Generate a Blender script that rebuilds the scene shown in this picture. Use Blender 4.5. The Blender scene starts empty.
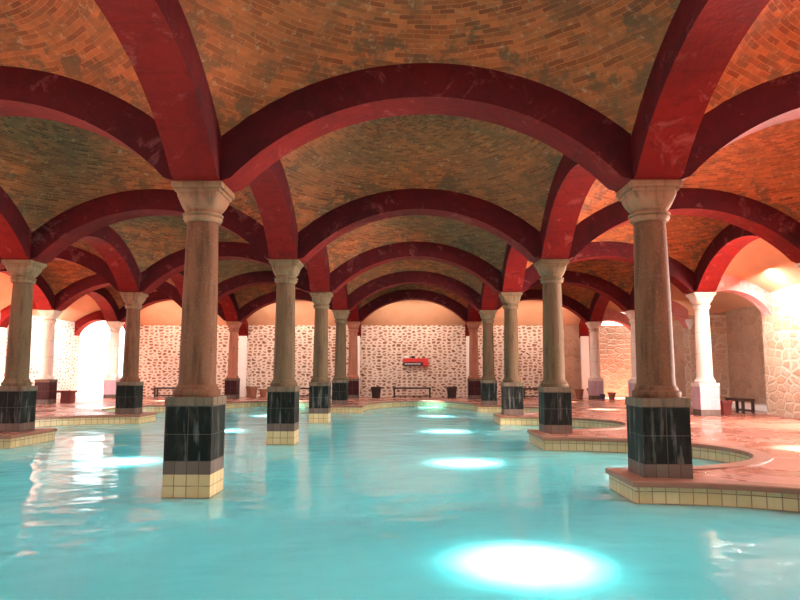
import bpy, bmesh, math, random
from mathutils import Vector, Matrix
random.seed(7)
C = bpy.context.scene.collection
sc = bpy.context.scene
PI = math.pi

# ------------------------------------------------------------------ camera, sky, sun, daylight, exposure
cam_d = bpy.data.cameras.new('camera')
cam = bpy.data.objects.new('camera', cam_d); C.objects.link(cam)
cam_d.sensor_width = 36.0; cam_d.lens = 653.2 * 36.0 / 800.0
cam_d.clip_start = 0.05; cam_d.clip_end = 500
cam.location = (-0.18, 0.0, 1.095)
cam.rotation_euler = (Matrix.Rotation(0.0139, 4, 'Z') @ Matrix.Rotation(PI/2 + 0.1097, 4, 'X') @ Matrix.Rotation(0.0017, 4, 'Z')).to_euler()
sc.camera = cam

world = bpy.data.worlds.new('sky'); sc.world = world; world.use_nodes = True
bg = world.node_tree.nodes['Background']
bg.inputs['Color'].default_value = (1.0, 0.97, 0.94, 1); bg.inputs['Strength'].default_value = 3.0

sun_d = bpy.data.lights.new('sun', 'SUN'); sun_d.energy = 160; sun_d.angle = math.radians(7); sun_d.color = (1, .97, .92)
sun = bpy.data.objects.new('sun', sun_d); C.objects.link(sun)
sun.rotation_euler = Vector((0.63, 0.0, -5.4)).to_track_quat('-Z', 'Y').to_euler()

def area(name, loc, target, sx, sy, power, col=(1, .95, .9)):
    d = bpy.data.lights.new(name, 'AREA'); d.shape = 'RECTANGLE'; d.size = sx; d.size_y = sy; d.energy = power; d.color = col
    o = bpy.data.objects.new(name, d); C.objects.link(o); o.location = loc
    o.rotation_euler = (Vector(target) - Vector(loc)).to_track_quat('-Z', 'Y').to_euler()
    return o
# daylight through the open sides of the hall
area('daylight_right', (11.6, 12.2, 1.9), (0, 13.0, 2.9), 5.0, 2.6, 5200, (1, .88, .78))
area('daylight_left', (-17.5, 21.0, 1.9), (-6, 21.0, 2.6), 8.0, 2.8, 900, (1, .95, .9))
#area('daylight_front', (1.0, -7.5, 2.2), (0.5, 10, 3.2), 16, 3.2, 900, (1, .9, .8))
# daylight falling through the round skylights at the crown of every vault
for lx in (-10, -5, 0, 5):
    for ly in range(5):
        d = bpy.data.lights.new('skylight', 'AREA'); d.shape = 'DISK'; d.size = .6; d.energy = 190; d.color = (.93, .98, 1)
        o = bpy.data.objects.new('skylight', d); C.objects.link(o); o.location = (lx, 4.685 + 5*ly, 5.38)
area('added_wall_fill', (7.95, 16.2, 3.2), (9.2, 16.2, .9), .12, 2.0, 200, (1, .93, .86))  # added fill brightening the pier face, no fixture hangs here
area('added_wall_fill', (-12.9, 25.0, 3.2), (-14.0, 25.0, 1.3), .12, 4.0, 380, (1, .93, .88))  # added unseen fill brightening the left wall
# added fill strips behind the last arches, no such fixtures, brightening the back wall
for wx in (-10, -5, 0, 5):
    area('added_wall_fill', (wx, 27.5, 3.95), (wx, 28.75, 1.3), 3.4, 0.12, 100, (1, .8, .66))
area('added_wall_fill', (8.7, 24.7, 3.3), (10.3, 24.7, 1.6), .12, 3.2, 60, (1, .9, .82))  # added unseen fill for the far part of the recess
area('added_wall_fill', (8.5, 20.0, 3.3), (10.3, 19.5, 1.6), .12, 3.2, 30, (1, .85, .75))  # added unseen fill for the near part of the recess

sc.view_settings.view_transform = 'Standard'; sc.view_settings.look = 'None'
sc.view_settings.exposure = -0.35; sc.view_settings.gamma = 1.0; sc.view_settings.use_curve_mapping = False
sc.cycles.use_denoising = True
sc.cycles.max_bounces = 10; sc.cycles.diffuse_bounces = 6; sc.cycles.glossy_bounces = 4
sc.cycles.transparent_max_bounces = 12; sc.cycles.sample_clamp_indirect = 6.0
sc.cycles.caustics_reflective = False; sc.cycles.caustics_refractive = False

# ------------------------------------------------------------------ material helpers
class NT:
    def __init__(s, name):
        s.m = bpy.data.materials.new(name); s.m.use_nodes = True
        s.t = s.m.node_tree; s.t.nodes.clear()
        s.out = s.n('ShaderNodeOutputMaterial')
    def n(s, typ, **kw):
        nd = s.t.nodes.new(typ)
        for k, v in kw.items(): setattr(nd, k, v)
        return nd
    def l(s, a, b): s.t.links.new(a, b)
    def put(s, sock, v):
        if hasattr(v, 'links') or isinstance(v, bpy.types.NodeSocket): s.l(v, sock)
        elif isinstance(v, (tuple, list)) and len(v) == 3 and sock.type == 'RGBA': sock.default_value = (*v, 1)
        else: sock.default_value = v
    def mix(s, f, a, b, typ='MIX'):
        nd = s.n('ShaderNodeMix', data_type='RGBA', blend_type=typ)
        s.put(nd.inputs[0], f); s.put(nd.inputs[6], a); s.put(nd.inputs[7], b)
        return nd.outputs[2]
    def math(s, op, a, b=0.0, clamp=False):
        nd = s.n('ShaderNodeMath', operation=op, use_clamp=clamp)
        s.put(nd.inputs[0], a); s.put(nd.inputs[1], b)
        return nd.outputs[0]
    def noise(s, vec, scale, detail=4, rough=.55, dist=0.0):
        nd = s.n('ShaderNodeTexNoise'); s.l(vec, nd.inputs['Vector'])
        nd.inputs['Scale'].default_value = scale; nd.inputs['Detail'].default_value = detail
        nd.inputs['Roughness'].default_value = rough; nd.inputs['Distortion'].default_value = dist
        return nd.outputs['Fac']
    def ramp(s, f, pts):
        nd = s.n('ShaderNodeValToRGB'); s.l(f, nd.inputs[0]); e = nd.color_ramp.elements
        while len(e) < len(pts): e.new(.5)
        for q, (p, c) in zip(e, pts):
            q.position = p; q.color = (*c, 1) if isinstance(c, (tuple, list)) else (c, c, c, 1)
        return nd.outputs[0]
    def mapping(s, vec, scale=(1, 1, 1), rot=(0, 0, 0), loc=(0, 0, 0)):
        nd = s.n('ShaderNodeMapping'); s.l(vec, nd.inputs[0])
        nd.inputs['Scale'].default_value = scale; nd.inputs['Rotation'].default_value = rot; nd.inputs['Location'].default_value = loc
        return nd.outputs[0]
    def bump(s, h, strength=.3, dist=.02, normal=None):
        nd = s.n('ShaderNodeBump'); s.l(h, nd.inputs['Height']); nd.inputs['Strength'].default_value = strength
        nd.inputs['Distance'].default_value = dist
        if normal: s.l(normal, nd.inputs['Normal'])
        return nd.outputs[0]
    def pos(s): return s.n('ShaderNodeNewGeometry').outputs['Position']
    def uv(s): return s.n('ShaderNodeUVMap').outputs[0]
    def rnd(s): return s.n('ShaderNodeObjectInfo').outputs['Random']
    def finish(s, col, rough=.8, normal=None, spec=.3, metal=0.0, coat=0.0):
        b = s.n('ShaderNodeBsdfPrincipled'); s.put(b.inputs['Base Color'], col); s.put(b.inputs['Roughness'], rough)
        b.inputs['Specular IOR Level'].default_value = spec; b.inputs['Metallic'].default_value = metal
        b.inputs['Coat Weight'].default_value = coat; b.inputs['Coat Roughness'].default_value = .15
        if normal: s.l(normal, b.inputs['Normal'])
        s.l(b.outputs[0], s.out.inputs[0]); return s.m

def brick_vault_mat():
    s = NT('vault_brick'); uv = s.uv(); P = s.pos()
    wob = s.n('ShaderNodeVectorMath', operation='ADD')
    nz = s.n('ShaderNodeTexNoise'); s.l(P, nz.inputs['Vector']); nz.inputs['Scale'].default_value = 1.3
    sc_ = s.n('ShaderNodeVectorMath', operation='SCALE'); s.l(nz.outputs['Color'], sc_.inputs[0]); sc_.inputs['Scale'].default_value = .10
    s.l(uv, wob.inputs[0]); s.l(sc_.outputs[0], wob.inputs[1])
    def brick(c1, c2, mo, bias):
        b = s.n('ShaderNodeTexBrick'); s.l(wob.outputs[0], b.inputs['Vector'])
        b.offset = .5; b.inputs['Color1'].default_value = (*c1, 1); b.inputs['Color2'].default_value = (*c2, 1)
        b.inputs['Mortar'].default_value = (*mo, 1); b.inputs['Scale'].default_value = 1
        b.inputs['Mortar Size'].default_value = .004; b.inputs['Mortar Smooth'].default_value = .3
        b.inputs['Brick Width'].default_value = .26; b.inputs['Row Height'].default_value = .055; b.inputs['Bias'].default_value = bias
        return b
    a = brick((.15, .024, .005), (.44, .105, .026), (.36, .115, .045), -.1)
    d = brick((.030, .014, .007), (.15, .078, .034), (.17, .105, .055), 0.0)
    n1 = s.noise(P, .55, 3, .6)
    # stain patches that also put the pool bays' dimmer, greener light into the brick
    dim_stain = s.ramp(s.noise(s.mapping(P, loc=(3.1, .7, 5)), .42, 5, .62, .4), [(.40, 0.0), (.56, 1.0)])
    # only the vaults over the pool beyond the first arch take this dimmer tone; the nearest and right-hand ones do not
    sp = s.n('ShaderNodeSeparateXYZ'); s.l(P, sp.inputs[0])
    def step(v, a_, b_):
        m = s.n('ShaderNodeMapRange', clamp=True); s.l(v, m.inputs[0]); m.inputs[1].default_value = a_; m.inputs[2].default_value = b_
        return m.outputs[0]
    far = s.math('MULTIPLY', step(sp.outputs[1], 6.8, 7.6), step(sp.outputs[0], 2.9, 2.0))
    dim_stain = s.math('MULTIPLY', dim_stain, far)
    col = s.mix(s.math('MULTIPLY', dim_stain, .85), a.outputs[0], d.outputs[0])
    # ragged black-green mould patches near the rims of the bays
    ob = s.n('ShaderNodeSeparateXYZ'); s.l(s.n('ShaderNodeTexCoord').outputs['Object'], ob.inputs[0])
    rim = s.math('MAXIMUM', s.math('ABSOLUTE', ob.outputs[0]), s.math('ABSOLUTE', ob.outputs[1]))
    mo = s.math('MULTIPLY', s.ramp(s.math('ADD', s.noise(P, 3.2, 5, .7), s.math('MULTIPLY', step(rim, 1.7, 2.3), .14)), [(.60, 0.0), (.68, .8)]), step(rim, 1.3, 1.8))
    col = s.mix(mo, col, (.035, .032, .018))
    col = s.mix(s.ramp(s.noise(P, 2.2, 5, .7), [(.48, 0.0), (.66, .65)]), col, (.075, .030, .014))
    col = s.mix(s.ramp(n1, [(.35, 0.0), (.75, .4)]), col, (.40, .13, .045))
    col = s.mix(s.ramp(s.noise(P, 5, 5, .7), [(.50, 0.0), (.75, .6)]), col, (.10, .06, .03), 'MIX')
    col = s.mix(s.ramp(s.noise(P, 9, 4, .7), [(.58, 0.0), (.74, .6)]), col, (.42, .27, .16))
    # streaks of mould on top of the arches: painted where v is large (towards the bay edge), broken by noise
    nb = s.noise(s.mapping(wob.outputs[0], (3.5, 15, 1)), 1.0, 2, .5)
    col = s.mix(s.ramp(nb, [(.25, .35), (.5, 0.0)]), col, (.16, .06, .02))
    bm = s.bump(s.math('ADD', a.outputs['Fac'], s.math('MULTIPLY', s.noise(P, 30, 3), -.5)), .5, -.012)
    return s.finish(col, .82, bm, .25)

def red_paint_mat(name, c1, c2, cd, cs, worn=.5):
    s = NT(name); P = s.pos(); uv = s.uv()
    n1 = s.noise(P, 1.1, 5, .65); n2 = s.noise(P, 6, 6, .7); n3 = s.noise(P, 2.4, 6, .75, .6)
    col = s.mix(n1, c1, c2)
    col = s.mix(s.ramp(n2, [(.48, 0.0), (.75, .6)]), col, cd)
    col = s.mix(s.ramp(n3, [(.57, 0.0), (.68, worn)]), col, cs)
    col = s.mix(s.ramp(s.noise(P, .8, 5, .7), [(.50, 0.0), (.68, .6)]), col, cd)      # scuffed, salt-bleached patches
    g = s.n('ShaderNodeTexWave', wave_type='BANDS', bands_direction='X'); s.l(uv, g.inputs['Vector'])
    g.inputs['Scale'].default_value = .55; g.inputs['Distortion'].default_value = .5; g.inputs['Detail'].default_value = 1
    line = s.ramp(g.outputs['Fac'], [(0.0, .22), (.010, 0.0)])
    col = s.mix(line, col, (.06, .006, .006))
    return s.finish(col, .75, s.bump(s.math('ADD', n2, s.math('MULTIPLY', s.noise(P, 22, 4), .5)), .35, .02), .10)

def rubble_mat(name, mortar, stones, sx=.27, sz=.17, thr=(.10, .20), stain=None):
    s = NT(name); P = s.pos()
    sep = s.n('ShaderNodeSeparateXYZ'); s.l(P, sep.inputs[0])
    comb = s.n('ShaderNodeCombineXYZ')
    s.l(s.math('ADD', sep.outputs[0], sep.outputs[1]), comb.inputs[0]); s.l(sep.outputs[2], comb.inputs[1])
    V = s.mapping(comb.outputs[0], (1/sx, 1/sz, 1))
    nz = s.n('ShaderNodeTexNoise'); s.l(V, nz.inputs['Vector']); nz.inputs['Scale'].default_value = 1.4
    sub = s.n('ShaderNodeVectorMath', operation='SCALE'); s.l(nz.outputs['Color'], sub.inputs[0]); sub.inputs['Scale'].default_value = .35
    ad = s.n('ShaderNodeVectorMath', operation='ADD'); s.l(V, ad.inputs[0]); s.l(sub.outputs[0], ad.inputs[1])
    e = s.n('ShaderNodeTexVoronoi', feature='DISTANCE_TO_EDGE', voronoi_dimensions='2D'); s.l(ad.outputs[0], e.inputs['Vector']); e.inputs['Scale'].default_value = 1; e.inputs['Randomness'].default_value = .75
    c = s.n('ShaderNodeTexVoronoi', feature='F1', voronoi_dimensions='2D'); s.l(ad.outputs[0], c.inputs['Vector']); c.inputs['Scale'].default_value = 1; c.inputs['Randomness'].default_value = .75
    cs = s.n('ShaderNodeSeparateXYZ'); s.l(c.outputs['Color'], cs.inputs[0])
    stone = s.ramp(cs.outputs[0], [(0.0, stones[0]), (.5, stones[1]), (1.0, stones[2])])
    stone = s.mix(s.noise(P, 14, 4), stone, (.30, .16, .09), 'MIX')
    thrn = s.math('ADD', e.outputs['Distance'], s.math('MULTIPLY', s.math('SUBTRACT', cs.outputs[1], .5), .16))
    mask = s.ramp(thrn, [(thr[0], 0.0), (thr[1], 1.0)])
    mort = s.mix(s.noise(P, 3, 5), mortar, tuple(v * .72 for v in mortar))
    col = s.mix(mask, mort, stone)
    if stain: col = s.mix(s.ramp(s.noise(P, .9, 4), [(.46, 0.0), (.62, .65)]), col, stain)
    return s.finish(col, .9, s.bump(s.math('ADD', mask, s.noise(P, 18, 4)), .5, .03), .15)

def stone_mat(name, c1, c2, streak):
    s = NT(name); tc = s.n('ShaderNodeTexCoord').outputs['Object']; r = s.rnd()
    off = s.n('ShaderNodeCombineXYZ'); s.l(s.math('MULTIPLY', r, 37.0), off.inputs[0]); s.l(s.math('MULTIPLY', r, 17.0), off.inputs[2])
    v = s.n('ShaderNodeVectorMath', operation='ADD'); s.l(tc, v.inputs[0]); s.l(off.outputs[0], v.inputs[1])
    V = v.outputs[0]
    n1 = s.noise(s.mapping(V, (1, 1, .45)), 3, 5, .6); n2 = s.noise(s.mapping(V, (6, 6, .7)), 2, 4, .6); n3 = s.noise(V, 40, 3)
    col = s.mix(n1, c1, c2)
    col = s.mix(s.ramp(n2, [(.48, 0.0), (.70, .65)]), col, streak)
    col = s.mix(s.ramp(n3, [(.55, 0.0), (.8, .35)]), col, (.27, .17, .11))
    sep = s.n('ShaderNodeSeparateXYZ'); s.l(tc, sep.inputs[0])
    zz = s.math('ADD', sep.outputs[2], s.math('MULTIPLY', r, .12))
    j = None
    for zj in (1.62, 2.17):
        d = s.math('ABSOLUTE', s.math('SUBTRACT', zz, zj)); q = s.math('LESS_THAN', d, .006)
        j = q if j is None else s.math('MAXIMUM', j, q)
    col = s.mix(s.math('MULTIPLY', j, .55), col, (.12, .07, .05))
    return s.finish(col, .68, s.bump(s.math('ADD', n3, n2), .25, .01), .12)

def tile_mat(name, w, h, c1, c2, grout, rough, gw=.006, zoff=0.0, coat=0.0, dirt=None, xoff=0.0, spec=.5, salt=0):
    s = NT(name); P = s.pos(); uv = s.mapping(s.uv(), loc=(xoff, zoff, 0)); r = s.rnd()
    b = s.n('ShaderNodeTexBrick'); s.l(uv, b.inputs['Vector']); b.offset = 0.0
    b.inputs['Color1'].default_value = (*c1, 1); b.inputs['Color2'].default_value = (*c2, 1); b.inputs['Mortar'].default_value = (*grout, 1)
    b.inputs['Scale'].default_value = 1; b.inputs['Mortar Size'].default_value = gw; b.inputs['Mortar Smooth'].default_value = .1
    b.inputs['Brick Width'].default_value = w; b.inputs['Row Height'].default_value = h
    col = b.outputs[0]
    n = s.noise(P, 7, 5, .65)
    if dirt: col = s.mix(s.ramp(s.noise(s.mapping(P, (7, 7, 1.6)), 1.4, 5, .65), [(.50, 0.0), (.74, .75)]), col, dirt)
    if salt: col = s.mix(s.ramp(s.noise(s.mapping(P, (9, 9, 1.1), loc=(2.2, 5.1, 0)), 1.3, 4, .6), [(.56, 0.0), (.72, salt)]), col, (.42, .38, .34))
    rr = s.math('ADD', s.math('MULTIPLY', n, .25), rough)
    return s.finish(col, rr, s.bump(s.math('ADD', s.math('MULTIPLY', b.outputs['Fac'], -1), s.math('MULTIPLY', n, .25)), .4, .006), spec, 0, coat)

def plain_mat(name, c1, c2, scale=6, rough=.6, spec=.4, metal=0.0):
    s = NT(name); P = s.pos(); n = s.noise(P, scale, 5)
    return s.finish(s.mix(n, c1, c2), rough, s.bump(n, .2, .01), spec, metal)

def water_mat():
    s = NT('pool_water'); P = s.pos()
    n1 = s.noise(s.mapping(P, (1.0, 1.3, 1)), 1.0, 2, .5, .3)
    n2 = s.noise(s.mapping(P, (1.0, 1.5, 1), (0, 0, .3)), 3.6, 2, .5, .2)
    h = s.math('ADD', n1, s.math('MULTIPLY', n2, .10))
    nb = s.n('ShaderNodeBump'); s.l(h, nb.inputs['Height']); nb.inputs['Strength'].default_value = 1.0; nb.inputs['Distance'].default_value = .032
    N = nb.outputs[0]
    b = s.n('ShaderNodeBsdfPrincipled'); s.l(N, b.inputs['Normal'])
    b.inputs['Base Color'].default_value = (.17, .66, .68, 1); b.inputs['Roughness'].default_value = .03
    b.inputs['IOR'].default_value = 1.42; b.inputs['Subsurface Weight'].default_value = 1.0
    b.inputs['Subsurface Radius'].default_value = (.85, 1.0, 1.0); b.inputs['Subsurface Scale'].default_value = .9
    tr = s.n('ShaderNodeBsdfTransparent'); tr.inputs['Color'].default_value = (.55, .90, .90, 1)
    a = s.n('ShaderNodeMixShader'); a.inputs[0].default_value = .12; s.l(b.outputs[0], a.inputs[1]); s.l(tr.outputs[0], a.inputs[2])
    s.l(a.outputs[0], s.out.inputs[0]); return s.m

def deck_mat():
    s = NT('deck_terracotta'); P = s.pos()
    b = s.n('ShaderNodeTexBrick'); s.l(s.mapping(P, rot=(0, 0, .0)), b.inputs['Vector']); b.offset = 0
    b.inputs['Color1'].default_value = (.30, .095, .06, 1); b.inputs['Color2'].default_value = (.38, .13, .088, 1); b.inputs['Mortar'].default_value = (.30, .12, .09, 1)
    b.inputs['Scale'].default_value = 1; b.inputs['Mortar Size'].default_value = .008; b.inputs['Brick Width'].default_value = .3; b.inputs['Row Height'].default_value = .3
    n = s.noise(P, 1.6, 4); col = s.mix(s.ramp(n, [(.4, 0.0), (.7, .5)]), b.outputs[0], (.44, .18, .13))
    rr = s.ramp(s.noise(P, .9, 4), [(.35, .16), (.7, .42)])
    return s.finish(col, rr, s.bump(s.noise(P, 9, 3), .12, .01), .6)

M = {}
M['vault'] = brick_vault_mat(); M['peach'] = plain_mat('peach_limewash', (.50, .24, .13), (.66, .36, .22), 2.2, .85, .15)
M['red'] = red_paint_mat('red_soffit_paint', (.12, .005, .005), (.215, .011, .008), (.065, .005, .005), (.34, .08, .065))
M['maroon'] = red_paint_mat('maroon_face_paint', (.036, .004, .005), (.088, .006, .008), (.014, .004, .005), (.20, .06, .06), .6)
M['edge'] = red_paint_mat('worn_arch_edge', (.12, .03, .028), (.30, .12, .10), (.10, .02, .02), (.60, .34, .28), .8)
M['pink'] = red_paint_mat('pink_glare_paint', (.62, .22, .20), (.80, .42, .40), (.50, .10, .09), (.85, .68, .64), .8)  # pale pink with the right-hand glare put into its colour
M['rubble'] = rubble_mat('rubble_wall', (.86, .68, .56), ((.16, .05, .025), (.34, .15, .08), (.58, .36, .24)), .22, .13, (.15, .28))
M['rubble_pale'] = rubble_mat('rubble_glare', (.88, .80, .72), ((.52, .36, .25), (.70, .55, .43), (.80, .68, .57)), .22, .13, (.18, .32))  # lighter copy of the rubble, with the left opening's glare in its colour
M['rubble_big'] = rubble_mat('rubble_pier', (.70, .57, .45), ((.54, .36, .24), (.66, .50, .37), (.78, .66, .54)), .36, .22, (.02, .16), (.60, .40, .27))
M['rubble_brown'] = rubble_mat('rubble_recess', (.42, .27, .19), ((.34, .20, .14), (.42, .26, .18), (.48, .32, .23)), .36, .22, (.05, .14), (.46, .28, .20))
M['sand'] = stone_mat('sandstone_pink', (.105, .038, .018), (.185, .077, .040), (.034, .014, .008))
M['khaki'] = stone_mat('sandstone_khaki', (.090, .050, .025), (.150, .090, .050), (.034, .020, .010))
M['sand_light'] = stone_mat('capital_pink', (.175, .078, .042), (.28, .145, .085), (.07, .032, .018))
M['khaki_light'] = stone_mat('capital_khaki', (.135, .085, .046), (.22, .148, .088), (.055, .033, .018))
M['pale'] = stone_mat('sandstone_lit', (.72, .58, .48), (.80, .68, .58), (.62, .42, .33))  # ordinary column stone with strong daylight put into its colour
M['rust'] = stone_mat('sandstone_red', (.30, .10, .06), (.40, .16, .10), (.20, .06, .035))
M['capstone'] = stone_mat('plinth_stone', (.085, .055, .038), (.22, .15, .10), (.030, .020, .016))
M['dark_tile'] = tile_mat('dark_tile', .25, .29, (.005, .006, .005), (.016, .017, .014), (.075, .06, .045), .5, .004, -.15, 0, (.055, .04, .033), 0, .12, .28)
M['maroon_tile'] = tile_mat('maroon_tile', .25, .29, (.035, .008, .010), (.05, .012, .014), (.12, .06, .05), .3, .004, -.15, 0, (.07, .03, .028), 0, .12)
M['lilac_tile'] = tile_mat('lilac_tile', .25, .42, (.42, .26, .30), (.50, .34, .38), (.55, .42, .42), .35, .004, 0, .1, (.58, .44, .44))
M['foot_tile'] = tile_mat('foot_tile', .125, .165, (.10, .06, .045), (.17, .11, .08), (.05, .03, .025), .5, .005, 0, 0, (.12, .07, .06))
M['yellow_tile'] = tile_mat('yellow_tile', .13, .12, (.56, .41, .20), (.68, .53, .29), (.22, .12, .06), .25, .005, .09, .2, (.55, .38, .18))
M['basin'] = tile_mat('basin_tile', .13, .13, (.20, .66, .68), (.28, .74, .74), (.5, .8, .8), .3, .005)
M['coping'] = plain_mat('coping_terracotta', (.22, .085, .05), (.32, .13, .08), 5, .4, .4)
M['plaster'] = plain_mat('white_plaster', (.82, .74, .68), (.90, .84, .78), 4, .7, .2)
M['deck'] = deck_mat(); M['water'] = water_mat()
M['darkwood'] = plain_mat('dark_wood', (.022, .010, .008), (.05, .022, .017), 9, .5)
M['redwood'] = plain_mat('red_wood', (.16, .03, .028), (.24, .055, .05), 9, .5)
M['black'] = plain_mat('black_plastic', (.025, .015, .014), (.05, .03, .026), 9, .45)
M['terracotta'] = plain_mat('pot_clay', (.24, .09, .05), (.36, .15, .09), 9, .7)
M['signred'] = plain_mat('sign_red', (.62, .03, .03), (.70, .05, .04), 9, .5)
M['signwhite'] = plain_mat('sign_white', (.75, .72, .70), (.85, .82, .80), 9, .5)
M['blue'] = plain_mat('dark_blue_plastic', (.03, .03, .10), (.05, .05, .14), 9, .4)
M['soil'] = plain_mat('soil', (.03, .02, .015), (.06, .04, .03), 20, .9)

# ------------------------------------------------------------------ mesh helpers
def link(name, bm, mat, parent=None, smooth=False, loc=None, up=False):
    bmesh.ops.recalc_face_normals(bm, faces=bm.faces)
    if up:
        bm.normal_update()
        dn = [f for f in bm.faces if f.normal.z < 0]
        if dn: bmesh.ops.reverse_faces(bm, faces=dn)
    me = bpy.data.meshes.new(name); bm.to_mesh(me); bm.free()
    if smooth:
        for p in me.polygons: p.use_smooth = True
        me.set_sharp_from_angle(angle=math.radians(40))
    me.materials.append(mat)
    o = bpy.data.objects.new(name, me); C.objects.link(o)
    if parent: o.parent = parent
    if loc: o.location = loc
    return o
def tag(o, label, cat, group=None, kind='thing'):
    o['label'] = label; o['category'] = cat; o['kind'] = kind
    if group: o['group'] = group
    return o
def thing(name, label, cat, loc=(0, 0, 0), rz=0, group=None, kind='thing'):
    o = bpy.data.objects.new(name, None); C.objects.link(o); o.location = loc; o.rotation_euler = (0, 0, rz); o.empty_display_size = .2
    return tag(o, label, cat, group, kind)
def copy_tree(o, parent=None):
    c = o.copy(); C.objects.link(c)
    if parent: c.parent = parent
    for ch in list(o.children): copy_tree(ch, c)
    return c
def box_uv(bm):
    """side faces: u = horizontal run, v = z; level faces: u,v = x,y (metres)"""
    uvl = bm.loops.layers.uv.verify(); bm.normal_update()
    for f in bm.faces:
        n = f.normal
        for lp in f.loops:
            c = lp.vert.co
            if abs(n.z) > .7: lp[uvl].uv = (c.x, c.y)
            elif abs(n.x) > abs(n.y): lp[uvl].uv = (c.y, c.z)
            else: lp[uvl].uv = (c.x, c.z)
def add_box(bm, x0, x1, y0, y1, z0, z1, bev=0.0):
    r = bmesh.ops.create_cube(bm, size=1.0)
    vs = r['verts']
    for v in vs:
        v.co = Vector(((x0 + x1)/2 + v.co.x*(x1 - x0), (y0 + y1)/2 + v.co.y*(y1 - y0), (z0 + z1)/2 + v.co.z*(z1 - z0)))
    if bev > 0:
        es = list({e for v in vs for e in v.link_edges})
        bmesh.ops.bevel(bm, geom=es, offset=bev, segments=2, affect='EDGES', profile=.6)
def box(name, mat, parent, *d, bev=0.0, smooth=False):
    bm = bmesh.new(); add_box(bm, *d, bev=bev); box_uv(bm); return link(name, bm, mat, parent, smooth)
def lathe(bm, prof, n=40, sq=None):
    """prof [(r,z)], sq optional squareness per profile point (0 circle .. 1 square)"""
    rings = []
    for i, (r, z) in enumerate(prof):
        q = sq[i] if sq else 0
        ring = []
        for k in range(n):
            a = 2*PI*(k + .5)/n; c, s_ = math.cos(a), math.sin(a); m = max(abs(c), abs(s_))
            rr = r*((1 - q) + q/m)
            ring.append(bm.verts.new((rr*c, rr*s_, z)))
        rings.append(ring)
    for a, b in zip(rings, rings[1:]):
        for k in range(n): bm.faces.new((a[k], a[(k+1) % n], b[(k+1) % n], b[k]))
    bm.faces.new(rings[0][::-1]); bm.faces.new(rings[-1])
def struct(o, label=None):
    o['kind'] = 'structure'
    if label: o['label'] = label
    return o

# ------------------------------------------------------------------ measurements
ROW = [2.185 + 5*k for k in range(6)]       # rows 0..5 along the hall; rows 1..5 carry visible columns
COLX = [-12.5, -7.5, -2.5, 2.5, 7.5]
ZS = 3.17; ZC = 1.17; RI = 2.95; RE = 3.37
WZ = -.21; BZ = -1.35
YB = 28.8; XR = 9.2; XRR = 10.4; XL = -14.1

# ------------------------------------------------------------------ pool outline
def lobe(xa, ya, xb, yb, bulge, axis, n=22):
    """half-ellipse between two points bulging along +/-x or +/-y"""
    pts = []
    for i in range(1, n):
        t = PI*i/n; m = (1 - math.cos(t))/2
        px = xa + (xb - xa)*m; py = ya + (yb - ya)*m; e = math.sin(t)
        pts.append((px + bulge*e if axis == 'x' else px, py + bulge*e if axis == 'y' else py))
    return pts
tabsR = [(1.75, 2.75), (6.75, 7.62), (11.2, 12.6), (16.55, 17.6)]
out = [(2.09, -4.0)]
prev = (2.09, -3.3)
out.append(prev)
for (a, b) in tabsR:
    out += lobe(prev[0], prev[1], 2.09, a, 2.42, 'x'); out += [(2.09, a), (2.09, b)]; prev = (2.09, b)
out += lobe(2.09, prev[1], 2.09, 21.7, 2.2, 'x'); out += [(2.09, 21.7)]
out += lobe(2.09, 21.9, -1.7, 21.9, 3.2, 'y'); out += [(-1.7, 21.2), (-3.05, 21.2)]
out += lobe(-3.05, 21.9, -6.95, 21.9, 2.9, 'y'); out += [(-6.95, 21.7)]
prev = (-6.95, 21.7)
for (a, b) in reversed(tabsR):
    out += lobe(prev[0], prev[1], -6.95, b, -2.25, 'x'); out += [(-6.95, b), (-6.95, a)]; prev = (-6.95, a)
out += [(-6.95, -4.0)]
# clean near-duplicate points
OUT = []
for p in out:
    if not OUT or math.dist(p, OUT[-1]) > .02: OUT.append(p)

def offset_loop(pts, d):
    res = []; n = len(pts)
    for i in range(n):
        a = Vector(pts[i-1]); b = Vector(pts[i]); c = Vector(pts[(i+1) % n])
        e1 = (b - a).normalized(); e2 = (c - b).normalized()
        n1 = Vector((e1.y, -e1.x)); n2 = Vector((e2.y, -e2.x)); m = (n1 + n2)
        m = m.normalized() if m.length > 1e-4 else n1
        k = 1/max(.55, m.dot(n1)); res.append((b.x + m.x*d*k, b.y + m.y*d*k))
    return res
def fill_poly(bm, loops, z):
    es = []
    for lp in loops:
        vs = [bm.verts.new((x, y, z)) for x, y in lp]
        for i in range(len(vs)): es.append(bm.edges.new((vs[i-1], vs[i])))
    bmesh.ops.triangle_fill(bm, use_beauty=True, edges=es, normal=(0, 0, 1))

bm = bmesh.new(); fill_poly(bm, [[(-30, -9), (24, -9), (24, 42), (-30, 42)], OUT], 0.0)
struct(link('floor', bm, M['deck'], up=True), 'glossy terracotta pool deck')
bm = bmesh.new(); WOUT = offset_loop(OUT, -.004); fill_poly(bm, [WOUT] + [[(-2.5 + a*.254, ROW[k] + b*.254) for a, b in ((-1, -1), (1, -1), (1, 1), (-1, 1))] for k in (1, 2, 3)], WZ)
bm.normal_update()
for f in bm.faces:
    if f.normal.z < 0: f.normal_flip()
r_ = bmesh.ops.extrude_face_region(bm, geom=bm.faces[:], use_keep_orig=True)
for v in [q for q in r_['geom'] if isinstance(q, bmesh.types.BMVert)]: v.co.z = BZ + .01
tag(link('pool_water', bm, M['water']), 'milky turquoise water filling the scalloped pool, with bright patches of daylight', 'water', None, 'stuff')
pool = thing('pool_basin', 'scalloped sunken pool edged with cream square tiles and a terracotta rim', 'pool', (0, 0, 0))
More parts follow.
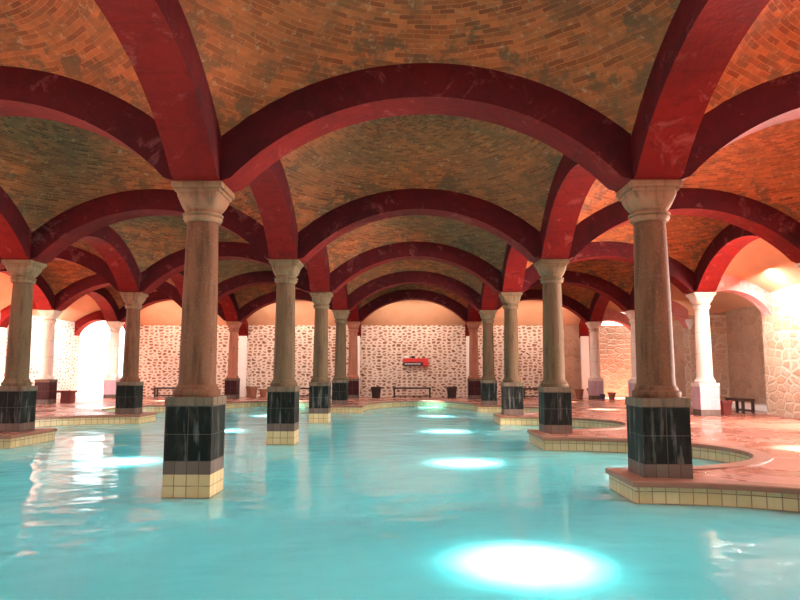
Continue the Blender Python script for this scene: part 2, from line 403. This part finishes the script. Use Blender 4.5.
def wall_strip(pts, z0, z1, mat, name, parent):
    bm = bmesh.new(); uvl = bm.loops.layers.uv.verify(); u = 0; n = len(pts)
    for i in range(n):
        a, b = pts[i], pts[(i+1) % n]; L = math.dist(a, b)
        vs = [bm.verts.new((*a, z0)), bm.verts.new((*b, z0)), bm.verts.new((*b, z1)), bm.verts.new((*a, z1))]
        f = bm.faces.new(vs)
        for lp, q in zip(f.loops, [(u, z0), (u+L, z0), (u+L, z1), (u, z1)]): lp[uvl].uv = q
        u += L
    bmesh.ops.remove_doubles(bm, verts=bm.verts, dist=1e-4)
    return link(name, bm, mat, parent)
wall_strip(OUT, -.33, -.03, M['yellow_tile'], 'tile_band', pool)
wall_strip(OUT, BZ, -.33, M['basin'], 'basin_wall', pool)
bm = bmesh.new(); fill_poly(bm, [OUT], BZ); box_uv(bm); link('basin_floor', bm, M['basin'], pool, up=True)
# rim: a slightly proud terracotta coping with a nose over the water
bm = bmesh.new(); inn = offset_loop(OUT, -.03); outr = offset_loop(OUT, .20); n = len(OUT)
prof = [(offset_loop(OUT, 0.0), -.045), (inn, -.045), (inn, .004), (offset_loop(OUT, -.018), .014), (outr, .014), (outr, .0)]
rings = [[bm.verts.new((x, y, z)) for x, y in lp] for lp, z in prof]
for a, b in zip(rings, rings[1:]):
    for i in range(n): bm.faces.new((a[i], a[(i+1) % n], b[(i+1) % n], b[i]))
link('coping', bm, M['coping'], pool)

# ------------------------------------------------------------------ walls
def wall(name, mat, *d):
    bm = bmesh.new(); add_box(bm, *d); box_uv(bm); return struct(link(name, bm, mat))
wall('wall_back', M['rubble'], -12.25, 5.9, YB, YB + .5, 0, 3.14)
wall('wall_back_right', M['rubble_brown'], 5.9, XRR + .5, YB, YB + .5, 0, 3.14)
wall('wall_right', M['rubble_brown'], XRR, XRR + .5, 17.45, YB, 0, 3.14)
wall('wall_right_pier', M['rubble_big'], XR, XRR + .5, 14.9, 17.45, 0, 3.3)
wall('wall_right_front', M['rubble_big'], XR, XRR, 2.0, 9.6, 0, 3.3)
wall('wall_left', M['rubble_pale'], XL - .5, XL, 22.4, 27.45, 0, 3.14)
wall('wall_left_front', M['rubble_pale'], XL - .5, XL, 12.0, 17.6, 0, 3.14)
# low stone ledge along the recess
wall('trim_1', M['plaster'], 9.9, XRR, 17.6, 26.8, 0, .16)
for k, y in ((4, ROW[4]), (5, ROW[5])):
    wall('wall_right_pier', M['rubble_big'], XR, XRR, y - .3, y + .3, 0, 3.0)
for i, x in enumerate(COLX):
    wall('trim_%d' % (i + 2), M['plaster'], x - .17, x + .17, YB - .14, YB, 0, 2.66)
# unseen slab and wall added behind the viewpoint to shut out front light
wall('ceiling_front_light_block', M['red'], -12.7, 7.7, -6.5, 2.0, 4.7, 4.9)
wall('wall_front_light_block', M['rubble_brown'], -12.7, 7.7, -6.9, -6.5, 0, 4.9)

# ------------------------------------------------------------------ brick vaults
DR2 = 17.05; DC = 1.05; DO = .31
def dome_z(x, y): return DC + math.sqrt(max(.01, DR2 - x*x - y*y))
def vault(cx, cy):
    bm = bmesh.new(); uvl = bm.loops.layers.uv.verify(); N = 96; Rn = 16; H = 2.34
    grid = []
    for i in range(Rn + 1):
        t = i/Rn; ring = []
        for k in range(N):
            a = 2*PI*k/N; c, s_ = math.cos(a), math.sin(a); m = max(abs(c), abs(s_)); rs = H/m
            r = DO + (rs - DO)*t
            ring.append(bm.verts.new((r*c, r*s_, dome_z(r*c, r*s_))))
        grid.append(ring)
    up = [bm.verts.new((DO*math.cos(2*PI*k/N), DO*math.sin(2*PI*k/N), 5.42)) for k in range(N)]
    up2 = [bm.verts.new((.55*math.cos(2*PI*k/N), .55*math.sin(2*PI*k/N), 5.42)) for k in range(N)]
    def face(vs, th):
        f = bm.faces.new(vs)
        for lp, t_ in zip(f.loops, th):
            v = lp.vert.co; lp[uvl].uv = (t_*2.75, math.hypot(v.x, v.y)*1.1)
    for i in range(Rn):
        for k in range(N):
            k2 = (k+1) % N; a, b = 2*PI*k/N, 2*PI*(k+1)/N
            face((grid[i][k], grid[i+1][k], grid[i+1][k2], grid[i][k2]), (a, a, b, b))
    for k in range(N):
        k2 = (k+1) % N; a, b = 2*PI*k/N, 2*PI*(k+1)/N
        face((up[k], grid[0][k], grid[0][k2], up[k2]), (a, a, b, b)); face((up2[k], up[k], up[k2], up2[k2]), (a, a, b, b))
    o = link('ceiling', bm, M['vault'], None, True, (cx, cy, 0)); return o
names = {-10: 'far-left aisle', -5: 'left aisle', 0: 'central aisle', 5: 'right aisle'}
v0 = None
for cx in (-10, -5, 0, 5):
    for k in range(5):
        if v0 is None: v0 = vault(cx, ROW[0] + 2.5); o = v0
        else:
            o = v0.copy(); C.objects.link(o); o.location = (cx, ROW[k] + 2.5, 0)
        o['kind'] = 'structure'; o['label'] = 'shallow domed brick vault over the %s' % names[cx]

def side_vault(name, W, along, c, sgn, length=5.02):
    """outer half vault: falls from an edge arch to the outer wall; along = 'y' (side walls) or 'x' (back wall)"""
    bm = bmesh.new(); uvl = bm.loops.layers.uv.verify(); NA, NB = 28, 12; g = []
    H = length/2
    for i in range(NA + 1):
        v = -H + 2*H*i/NA; row = []
        for j in range(NB + 1):
            t = j/NB; s_ = .08 + (W - .08)*t
            zb = DC + math.sqrt(DR2 - 5.06 - min(v*v, 5.3)) + .02
            z = 3.08 + (zb - 3.08)*(1 - t*t)
            row.append((bm.verts.new((v, sgn*s_, z) if along == 'x' else (sgn*s_, v, z)), v, s_*1.2))
        g.append(row)
    for i in range(NA):
        for j in range(NB):
            q = (g[i][j], g[i+1][j], g[i+1][j+1], g[i][j+1]); f = bm.faces.new([a[0] for a in q])
            for lp, a in zip(f.loops, q): lp[uvl].uv = (a[1], a[2])
    o = link(name, bm, M['peach'], None, True, c); o['kind'] = 'structure'; return o
for cx in (-10, -5, 0, 5): side_vault('ceiling_back', YB - ROW[5] + .1, 'x', (cx, ROW[5], 0), 1)
for k in range(1, 5):
    W = 1.8 if k < 3 else XRR - 7.5 + .1
    if k == 2: W = XR - 7.5 + .1
    side_vault('ceiling_right', W, 'y', (7.5, ROW[k] + 2.5, 0), 1)
    side_vault('ceiling_left', -XL - 12.5 + .1, 'y', (-12.5, ROW[k] + 2.5, 0), -1)

# ------------------------------------------------------------------ arches
def prism(bm, prof, w):
    """prof in (s,z), extruded across +-w/2; returns; uv along the run"""
    uvl = bm.loops.layers.uv.verify()
    a = [bm.verts.new((s_, -w/2, z)) for s_, z in prof]; b = [bm.verts.new((s_, w/2, z)) for s_, z in prof]
    n = len(prof)
    for i in range(n):
        j = (i+1) % n; f = bm.faces.new((a[i], a[j], b[j], b[i]))
        for lp in f.loops: lp[uvl].uv = (lp.vert.co.x, lp.vert.co.y)
    return a, b
def arch_mesh(w=.5):
    bm = bmesh.new(); uvl = bm.loops.layers.uv.verify(); N = 40; lo = []; hi = []
    for i in range(N + 1):
        s_ = -2.245 + 4.49*i/N
        zi = max(ZS + .001, ZC + math.sqrt(RI*RI - s_*s_)); ze = ZC + math.sqrt(RE*RE - s_*s_)
        lo.append((s_, zi)); hi.append((s_, ze))
    V = [[bm.verts.new((s_, y, z)) for s_, z in q] for q, y in ((lo, -w/2), (lo, w/2), (hi, w/2), (hi, -w/2))]
    ys = (0, .5, .9, 1.4, 1.8)
    def F(vs, uvs):
        f = bm.faces.new(vs)
        for lp, q in zip(f.loops, uvs): lp[uvl].uv = q
    for r in range(4):
        A, B = V[r], V[(r+1) % 4]
        for i in range(N):
            F((A[i], A[i+1], B[i+1], B[i]), [(A[i].co.x, ys[r]), (A[i+1].co.x, ys[r]), (B[i+1].co.x, ys[r+1]), (B[i].co.x, ys[r+1])])
    F([V[r][0] for r in range(4)], [(0, 0)]*4); F([V[r][N] for r in range(4)][::-1], [(0, 0)]*4)
    bm_edges = [e for e in bm.edges if len(e.link_faces) == 2 and e.calc_face_angle(0) > 1.2 and e.verts[0].co.z < 4.2 and abs(abs(e.verts[0].co.y) - w/2) < 1e-4 and abs(e.verts[0].co.x - e.verts[1].co.x) > .01]
    bm.normal_update()
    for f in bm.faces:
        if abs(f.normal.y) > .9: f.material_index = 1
    r = bmesh.ops.bevel(bm, geom=bm_edges, offset=.014, segments=1, affect='EDGES')
    for f in r['faces']: f.material_index = 2
    return bm
aisle = ['in the far-left aisle', 'in the left aisle', 'in the wide central aisle', 'in the right aisle']
rown = [None, 'nearest row', 'second row', 'third row', 'fourth row', 'last row']
a0 = None
for k in range(1, 6):
    for i in range(4):
        if k == 1 and i == 0: pass
        cx = (-10, -5, 0, 5)[i]
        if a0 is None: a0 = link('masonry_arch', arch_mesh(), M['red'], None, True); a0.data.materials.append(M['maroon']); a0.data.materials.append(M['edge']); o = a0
        else: o = a0.copy(); C.objects.link(o)
        o.location = (cx, ROW[k], 0)
        tag(o, 'dark red crosswise arch %s on the %s of columns' % (aisle[i], rown[k]), 'arch', 'crosswise red arches')
linen = ['far-left', 'left outer', 'left inner', 'right inner', 'right outer']
ordn = ['overhead', 'nearest', 'second', 'third', 'fourth', 'last']
for i, x in enumerate(COLX):
    for k in range(1, 6):
        if i == 0 and k == 1: continue
        o = a0.copy(); C.objects.link(o); o.location = (x, ROW[k] - 2.5, 0); o.rotation_euler = (0, 0, PI/2)
        tag(o, 'lengthwise red arch, %s column line, %s to %s column' % (linen[i], ordn[k-1], ordn[k]), 'arch', 'lengthwise red arches')

def half_arch(W, w=.42):
    """from the column face out to a lower springing on the outer wall"""
    bm = bmesh.new(); N = 18; lo = []; hi = []
    for i in range(N + 1):
        s_ = .20 + (W - .20)*i/N; sp = .25 + (s_ - .25)*(1.35/(W - .25))
        zi = 2.11 + math.sqrt(max(.0, 1.117**2 - min(1.02, abs(sp - .6))**2))
        if s_ < .3: zi = max(zi, ZS)
        if i == N: zi = 2.58
        ze = max(zi + .25, min(3.68, 2.11 + math.sqrt(max(0, 1.53**2 - (sp - .5)**2))))
        lo.append((s_, zi)); hi.append((s_, ze))
    V = [[bm.verts.new((s_, y, z)) for s_, z in q] for q, y in ((lo, -w/2), (lo, w/2), (hi, w/2), (hi, -w/2))]
    uvl = bm.loops.layers.uv.verify()
    for r in range(4):
        A, B = V[r], V[(r+1) % 4]
        for i in range(N):
            f = bm.faces.new((A[i], A[i+1], B[i+1], B[i]))
            for lp in f.loops: lp[uvl].uv = (lp.vert.co.x, lp.vert.co.z + lp.vert.co.y)
    bm.faces.new([V[r][0] for r in range(4)]); bm.faces.new([V[r][N] for r in range(4)][::-1])
    return bm
hb = None
for i, x in enumerate(COLX):
    if hb is None: hb = link('half_arch', half_arch(YB - ROW[5]), M['red'], None, True); o = hb
    else: o = hb.copy(); C.objects.link(o)
    o.location = (x, ROW[5], 0); o.rotation_euler = (0, 0, PI/2)
    tag(o, 'short red half arch from the last %s column to the back wall' % linen[i], 'arch', 'half arches to the walls')
hr = None
for k in (2, 3, 4, 5):
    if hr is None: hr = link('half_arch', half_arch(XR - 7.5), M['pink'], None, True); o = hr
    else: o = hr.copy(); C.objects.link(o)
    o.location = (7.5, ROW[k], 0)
    tag(o, 'pale pink half arch from the %s right outer column to the right-hand wall' % ordn[k], 'arch', 'half arches to the walls')
hl = None
for k in (3, 4, 5):
    if hl is None: hl = link('half_arch', half_arch(-XL - 12.5), M['red'], None, True); o = hl
    else: o = hl.copy(); C.objects.link(o)
    o.location = (-12.5, ROW[k], 0); o.rotation_euler = (0, 0, PI)
    tag(o, 'red half arch from the %s far-left column to the left-hand wall' % ordn[k], 'arch', 'half arches to the walls')

# ------------------------------------------------------------------ columns
def make_column(label, stone, tile, in_water, loc, capmat=None):
    t = thing('stone_column', label, 'column', loc)
    cm = capmat or stone
    S = .25
    if in_water:
        box('tiled_footing', M['yellow_tile'], t, -S, S, -S, S, BZ + .003, .03)
        box('plinth_foot', M['foot_tile'], t, -S, S, -S, S, .03, .165)
    else:
        box('plinth_foot', M['foot_tile'], t, -S, S, -S, S, 0.005, .15)
    zb = .165 if in_water else .15
    box('plinth', tile, t, -S, S, -S, S, zb, .735, bev=.006)
    box('plinth_cap', M['capstone'] if tile is not M['lilac_tile'] else M['pale'], t, -S-.008, S+.008, -S-.008, S+.008, .735, .827, bev=.008)
    bm = bmesh.new()
    lathe(bm, [(.245, .827), (.252, .85), (.252, .885), (.240, .900), (.228, .905), (.222, .925), (.212, .945), (.205, .955)], 48)
    link('base', bm, stone, t, True)
    bm = bmesh.new()
    lathe(bm, [(.204, .95), (.197, 1.0), (.195, 1.3), (.188, 1.9), (.176, 2.45), (.168, 2.76)], 48)
    link('shaft', bm, stone, t, True)
    bm = bmesh.new()
    pr = [(.168, 2.745), (.190, 2.75), (.212, 2.785), (.214, 2.80), (.200, 2.815), (.222, 2.828), (.222, 2.842), (.190, 2.852), (.183, 2.868),
          (.198, 2.88), (.218, 2.91), (.236, 2.95), (.246, 2.99), (.248, 3.02), (.238, 3.04), (.235, 3.06)]
    lathe(bm, pr, 48, [0, 0, 0, 0, 0, 0, 0, 0, .05, .12, .25, .4, .55, .7, .9, 1])
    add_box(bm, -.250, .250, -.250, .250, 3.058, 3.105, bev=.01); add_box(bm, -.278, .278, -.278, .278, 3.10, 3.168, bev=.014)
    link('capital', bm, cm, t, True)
    box('springer', M['red'], t, -.249, .249, -.249, .249, 3.168, 3.705)
    return t
spec = [  # line index, row, stone, tile, in water, label
    (2, 1, 'sand', 'dark_tile', 1, 'nearest stone column standing in the water, pink-brown shaft over black-tiled plinth and cream footing'),
    (3, 1, 'sand', 'dark_tile', 0, 'nearest stone column at the right pool rim, greenish black-tiled plinth on a terracotta ledge'),
    (2, 2, 'khaki', 'dark_tile', 1, 'stone column in the water directly behind the nearest one, second in its line'),
    (3, 2, 'khaki', 'dark_tile', 0, 'stone column on a projecting tiled ledge, second in the line on the pool right rim'),
    (1, 2, 'khaki', 'dark_tile', 0, 'stone column on a tiled ledge, cut by the left edge of the photo'),
    (2, 3, 'khaki', 'dark_tile', 1, 'third stone column in the line standing in the water, cream tiles at its foot'),
    (3, 3, 'khaki', 'dark_tile', 0, 'third stone column in the line on the right rim of the pool'),
    (1, 3, 'sand', 'dark_tile', 0, 'stone column on a tiled ledge at the left rim, beside the glaring white opening'),
    (2, 4, 'khaki', 'dark_tile', 0, 'fourth stone column of the left inner line, at the corner of the far rim'),
    (3, 4, 'khaki', 'dark_tile', 0, 'fourth stone column of the right inner line, at the far rim'),
    (1, 4, 'khaki', 'dark_tile', 0, 'stone column of the left outer line hidden behind the nearest column'),
    (2, 5, 'rust', 'maroon_tile', 0, 'slim reddish column on maroon plinth before the back wall, left of the red sign'),
    (3, 5, 'rust', 'maroon_tile', 0, 'slim reddish column on maroon plinth before the back wall, right of the red sign'),
    (1, 5, 'rust', 'maroon_tile', 0, 'reddish column on maroon plinth by the back wall, just right of the nearest column'),
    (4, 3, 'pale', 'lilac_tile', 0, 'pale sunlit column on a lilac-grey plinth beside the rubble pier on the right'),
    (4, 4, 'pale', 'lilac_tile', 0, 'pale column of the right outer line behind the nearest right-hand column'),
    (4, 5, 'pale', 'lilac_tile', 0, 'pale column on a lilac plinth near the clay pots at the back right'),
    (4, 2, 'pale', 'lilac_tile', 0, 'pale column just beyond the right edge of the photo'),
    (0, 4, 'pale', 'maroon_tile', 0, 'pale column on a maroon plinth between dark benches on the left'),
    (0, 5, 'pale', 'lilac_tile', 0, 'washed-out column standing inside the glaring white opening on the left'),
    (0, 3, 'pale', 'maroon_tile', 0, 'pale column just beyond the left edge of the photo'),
]
for i, k, st, tl, w, lb in spec:
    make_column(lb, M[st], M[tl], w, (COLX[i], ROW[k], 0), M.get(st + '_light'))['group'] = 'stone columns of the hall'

# ------------------------------------------------------------------ small things along the walls
def bench(label, loc, rz, L, H, D, mat, rail=True, group=None):
    t = thing('bench', label, 'bench', loc, rz, group)
    box('seat', mat, t, -L/2, L/2, -D/2, D/2, H - .065, H, bev=.008)
    for sx in (-1, 1):
        for sy in (-1, 1):
            x = sx*(L/2 - .05); y = sy*(D/2 - .04)
            box('leg', mat, t, x - .035, x + .035, y - .03, y + .03, .003, H - .065)
    if rail:
        box('stretcher', mat, t, -L/2 + .085, L/2 - .085, -D/2 + .02, -D/2 + .06, .05, .10)
    return t
bench('low dark bench standing under the red sign at the back wall', (-.05, 28.2, 0), 0, 1.62, .44, .36, M['darkwood'])
bench('dark bench against the back wall between the second and third columns in the water', (-4.45, 28.2, 0), 0, 1.5, .42, .36, M['darkwood'])
bench('small dark bench at the back wall seen left of the nearest column', (-10.45, 28.2, 0), 0, 1.3, .42, .36, M['darkwood'])
bench('dark bench at the back wall just right of the third right-rim column', (5.3, 28.2, 0), 0, 1.3, .42, .36, M['darkwood'])
bench('dark bench standing end-on in the recess beside the rubble pier', (8.87, 18.2, 0), PI/2, .95, .40, .34, M['darkwood'])
t = thing('bench', 'reddish dark bench on solid end panels behind the maroon-based pale column on the left', 'bench', (-12.55, 22.9, 0))
box('seat', M['redwood'], t, -.68, .68, -.2, .2, .36, .43, bev=.008)
for sx in (-1, 1): box('leg', M['redwood'], t, sx*.45 - .17, sx*.45 + .17, -.17, .17, .003, .36)
bench('small reddish bench inside the glaring opening on the left', (-12.75, 28.2, 0), 0, .7, .5, .36, M['redwood'], False)

def pot(name, label, cat, loc, r0, r1, h, mat, sq=0, group=None):
    t = thing(name, label, cat, loc, 0, group)
    bm = bmesh.new()
    pr = [(r0, .004), (r0*1.03, .03), (r1*.97, h*.80), (r1*1.08, h*.82), (r1*1.1, h), (r1*.95, h), (r1*.92, h*.93), (.01, h*.92)]
    lathe(bm, pr, 28, [sq]*7 + [0]); link('body', bm, mat, t, True)
    bm = bmesh.new(); lathe(bm, [(r1*.9, h*.90), (r1*.9, h*.945), (.02, h*.96)], 24, [sq]*2 + [0]); link('soil', bm, M['soil'], t)
    return t
pot('planter', 'square black planter on the deck left of the bench under the sign', 'planter', (-1.58, 28.15, 0), .17, .21, .46, M['black'], .9, 'black planters at the back wall')
pot('planter', 'square black planter on the deck right of the bench under the sign', 'planter', (1.64, 28.15, 0), .17, .21, .46, M['black'], .9, 'black planters at the back wall')
pot('clay_pot', 'large brown clay pot at the back wall left of the second column in the water', 'pot', (-6.9, 28.1, 0), .18, .24, .46, M['terracotta'])
pot('clay_pot', 'small brown clay pot beside the large one at the back wall', 'pot', (-6.4, 28.1, 0), .12, .17, .36, M['terracotta'])
pot('clay_pot', 'wide brown clay pot near the lilac plinth at the back right', 'pot', (7.6, 27.95, 0), .17, .25, .42, M['terracotta'])
pot('clay_pot', 'narrow brown clay pot left of the wide one at the back right', 'pot', (7.05, 28.1, 0), .13, .18, .38, M['terracotta'])
pot('bucket', 'small dark blue bucket between the wide clay pot and the lilac plinth', 'bucket', (7.6, 26.6, 0), .08, .10, .22, M['blue'])
pot('clay_pot', 'small red-brown pot in front of the lilac plinth at the back right', 'pot', (7.9, 26.4, 0), .10, .15, .3, M['terracotta'])
pot('planter', 'square maroon planter between the pale right-hand column and the recess bench', 'planter', (8.12, 17.45, 0), .09, .12, .36, M['redwood'], .9)

# red wall sign
t = thing('wall_sign', 'small red sign with a dark lettered strip on the back wall above the bench', 'sign', (.12, YB, 1.47))
box('board', M['signred'], t, -.55, .55, -.09, 0, -.12, .22, bev=.01)
box('strip', M['black'], t, -.56, .32, -.12, -.09, -.11, .05)
bm = bmesh.new(); random.seed(3); x = -.48
while x < .2:
    w = random.uniform(.03, .06); add_box(bm, x, x + w, -.127, -.12, -.05, .0); x += w + .02
link('lettering', bm, M['signwhite'], t)
# two little ornaments on the sign's top edge
for x_, lb, mt in ((-.42, 'small cream stone standing on top of the red sign, left end', 'signwhite'), (-.12, 'small dark stone standing on top of the red sign near its middle', 'darkwood')):
    bm = bmesh.new(); bmesh.ops.create_icosphere(bm, subdivisions=2, radius=.07)
    for v in bm.verts: v.co = Vector((v.co.x*1.5, v.co.y*.6, v.co.z*.8 + .056))
    o = link('stone', bm, M[mt], None, True, (.12 + x_, YB - .045, 1.69)); tag(o, lb, 'stone')
# red block on top of the rubble pier
bm = bmesh.new(); add_box(bm, XR - .06, XR + .3, 16.9, 17.3, 3.3, 3.46, bev=.01)
tag(link('red_block', bm, M['red']), 'red painted block resting on top of the rubble pier on the right', 'block')
# wall lamp on the pier of the fourth row
t = thing('wall_lamp', 'white scalloped wall lamp on the pier behind the pale right-hand column', 'lamp', (XR - .02, ROW[4] - .33, 2.75))
bm = bmesh.new(); lathe(bm, [(.03, -.2), (.09, -.12), (.13, 0), (.15, .1), (.13, .1), (.02, .02)], 24); link('shade', bm, M['signwhite'], t, True)
box('bracket', M['signwhite'], t, -.03, .03, 0, .06, -.22, -.02)
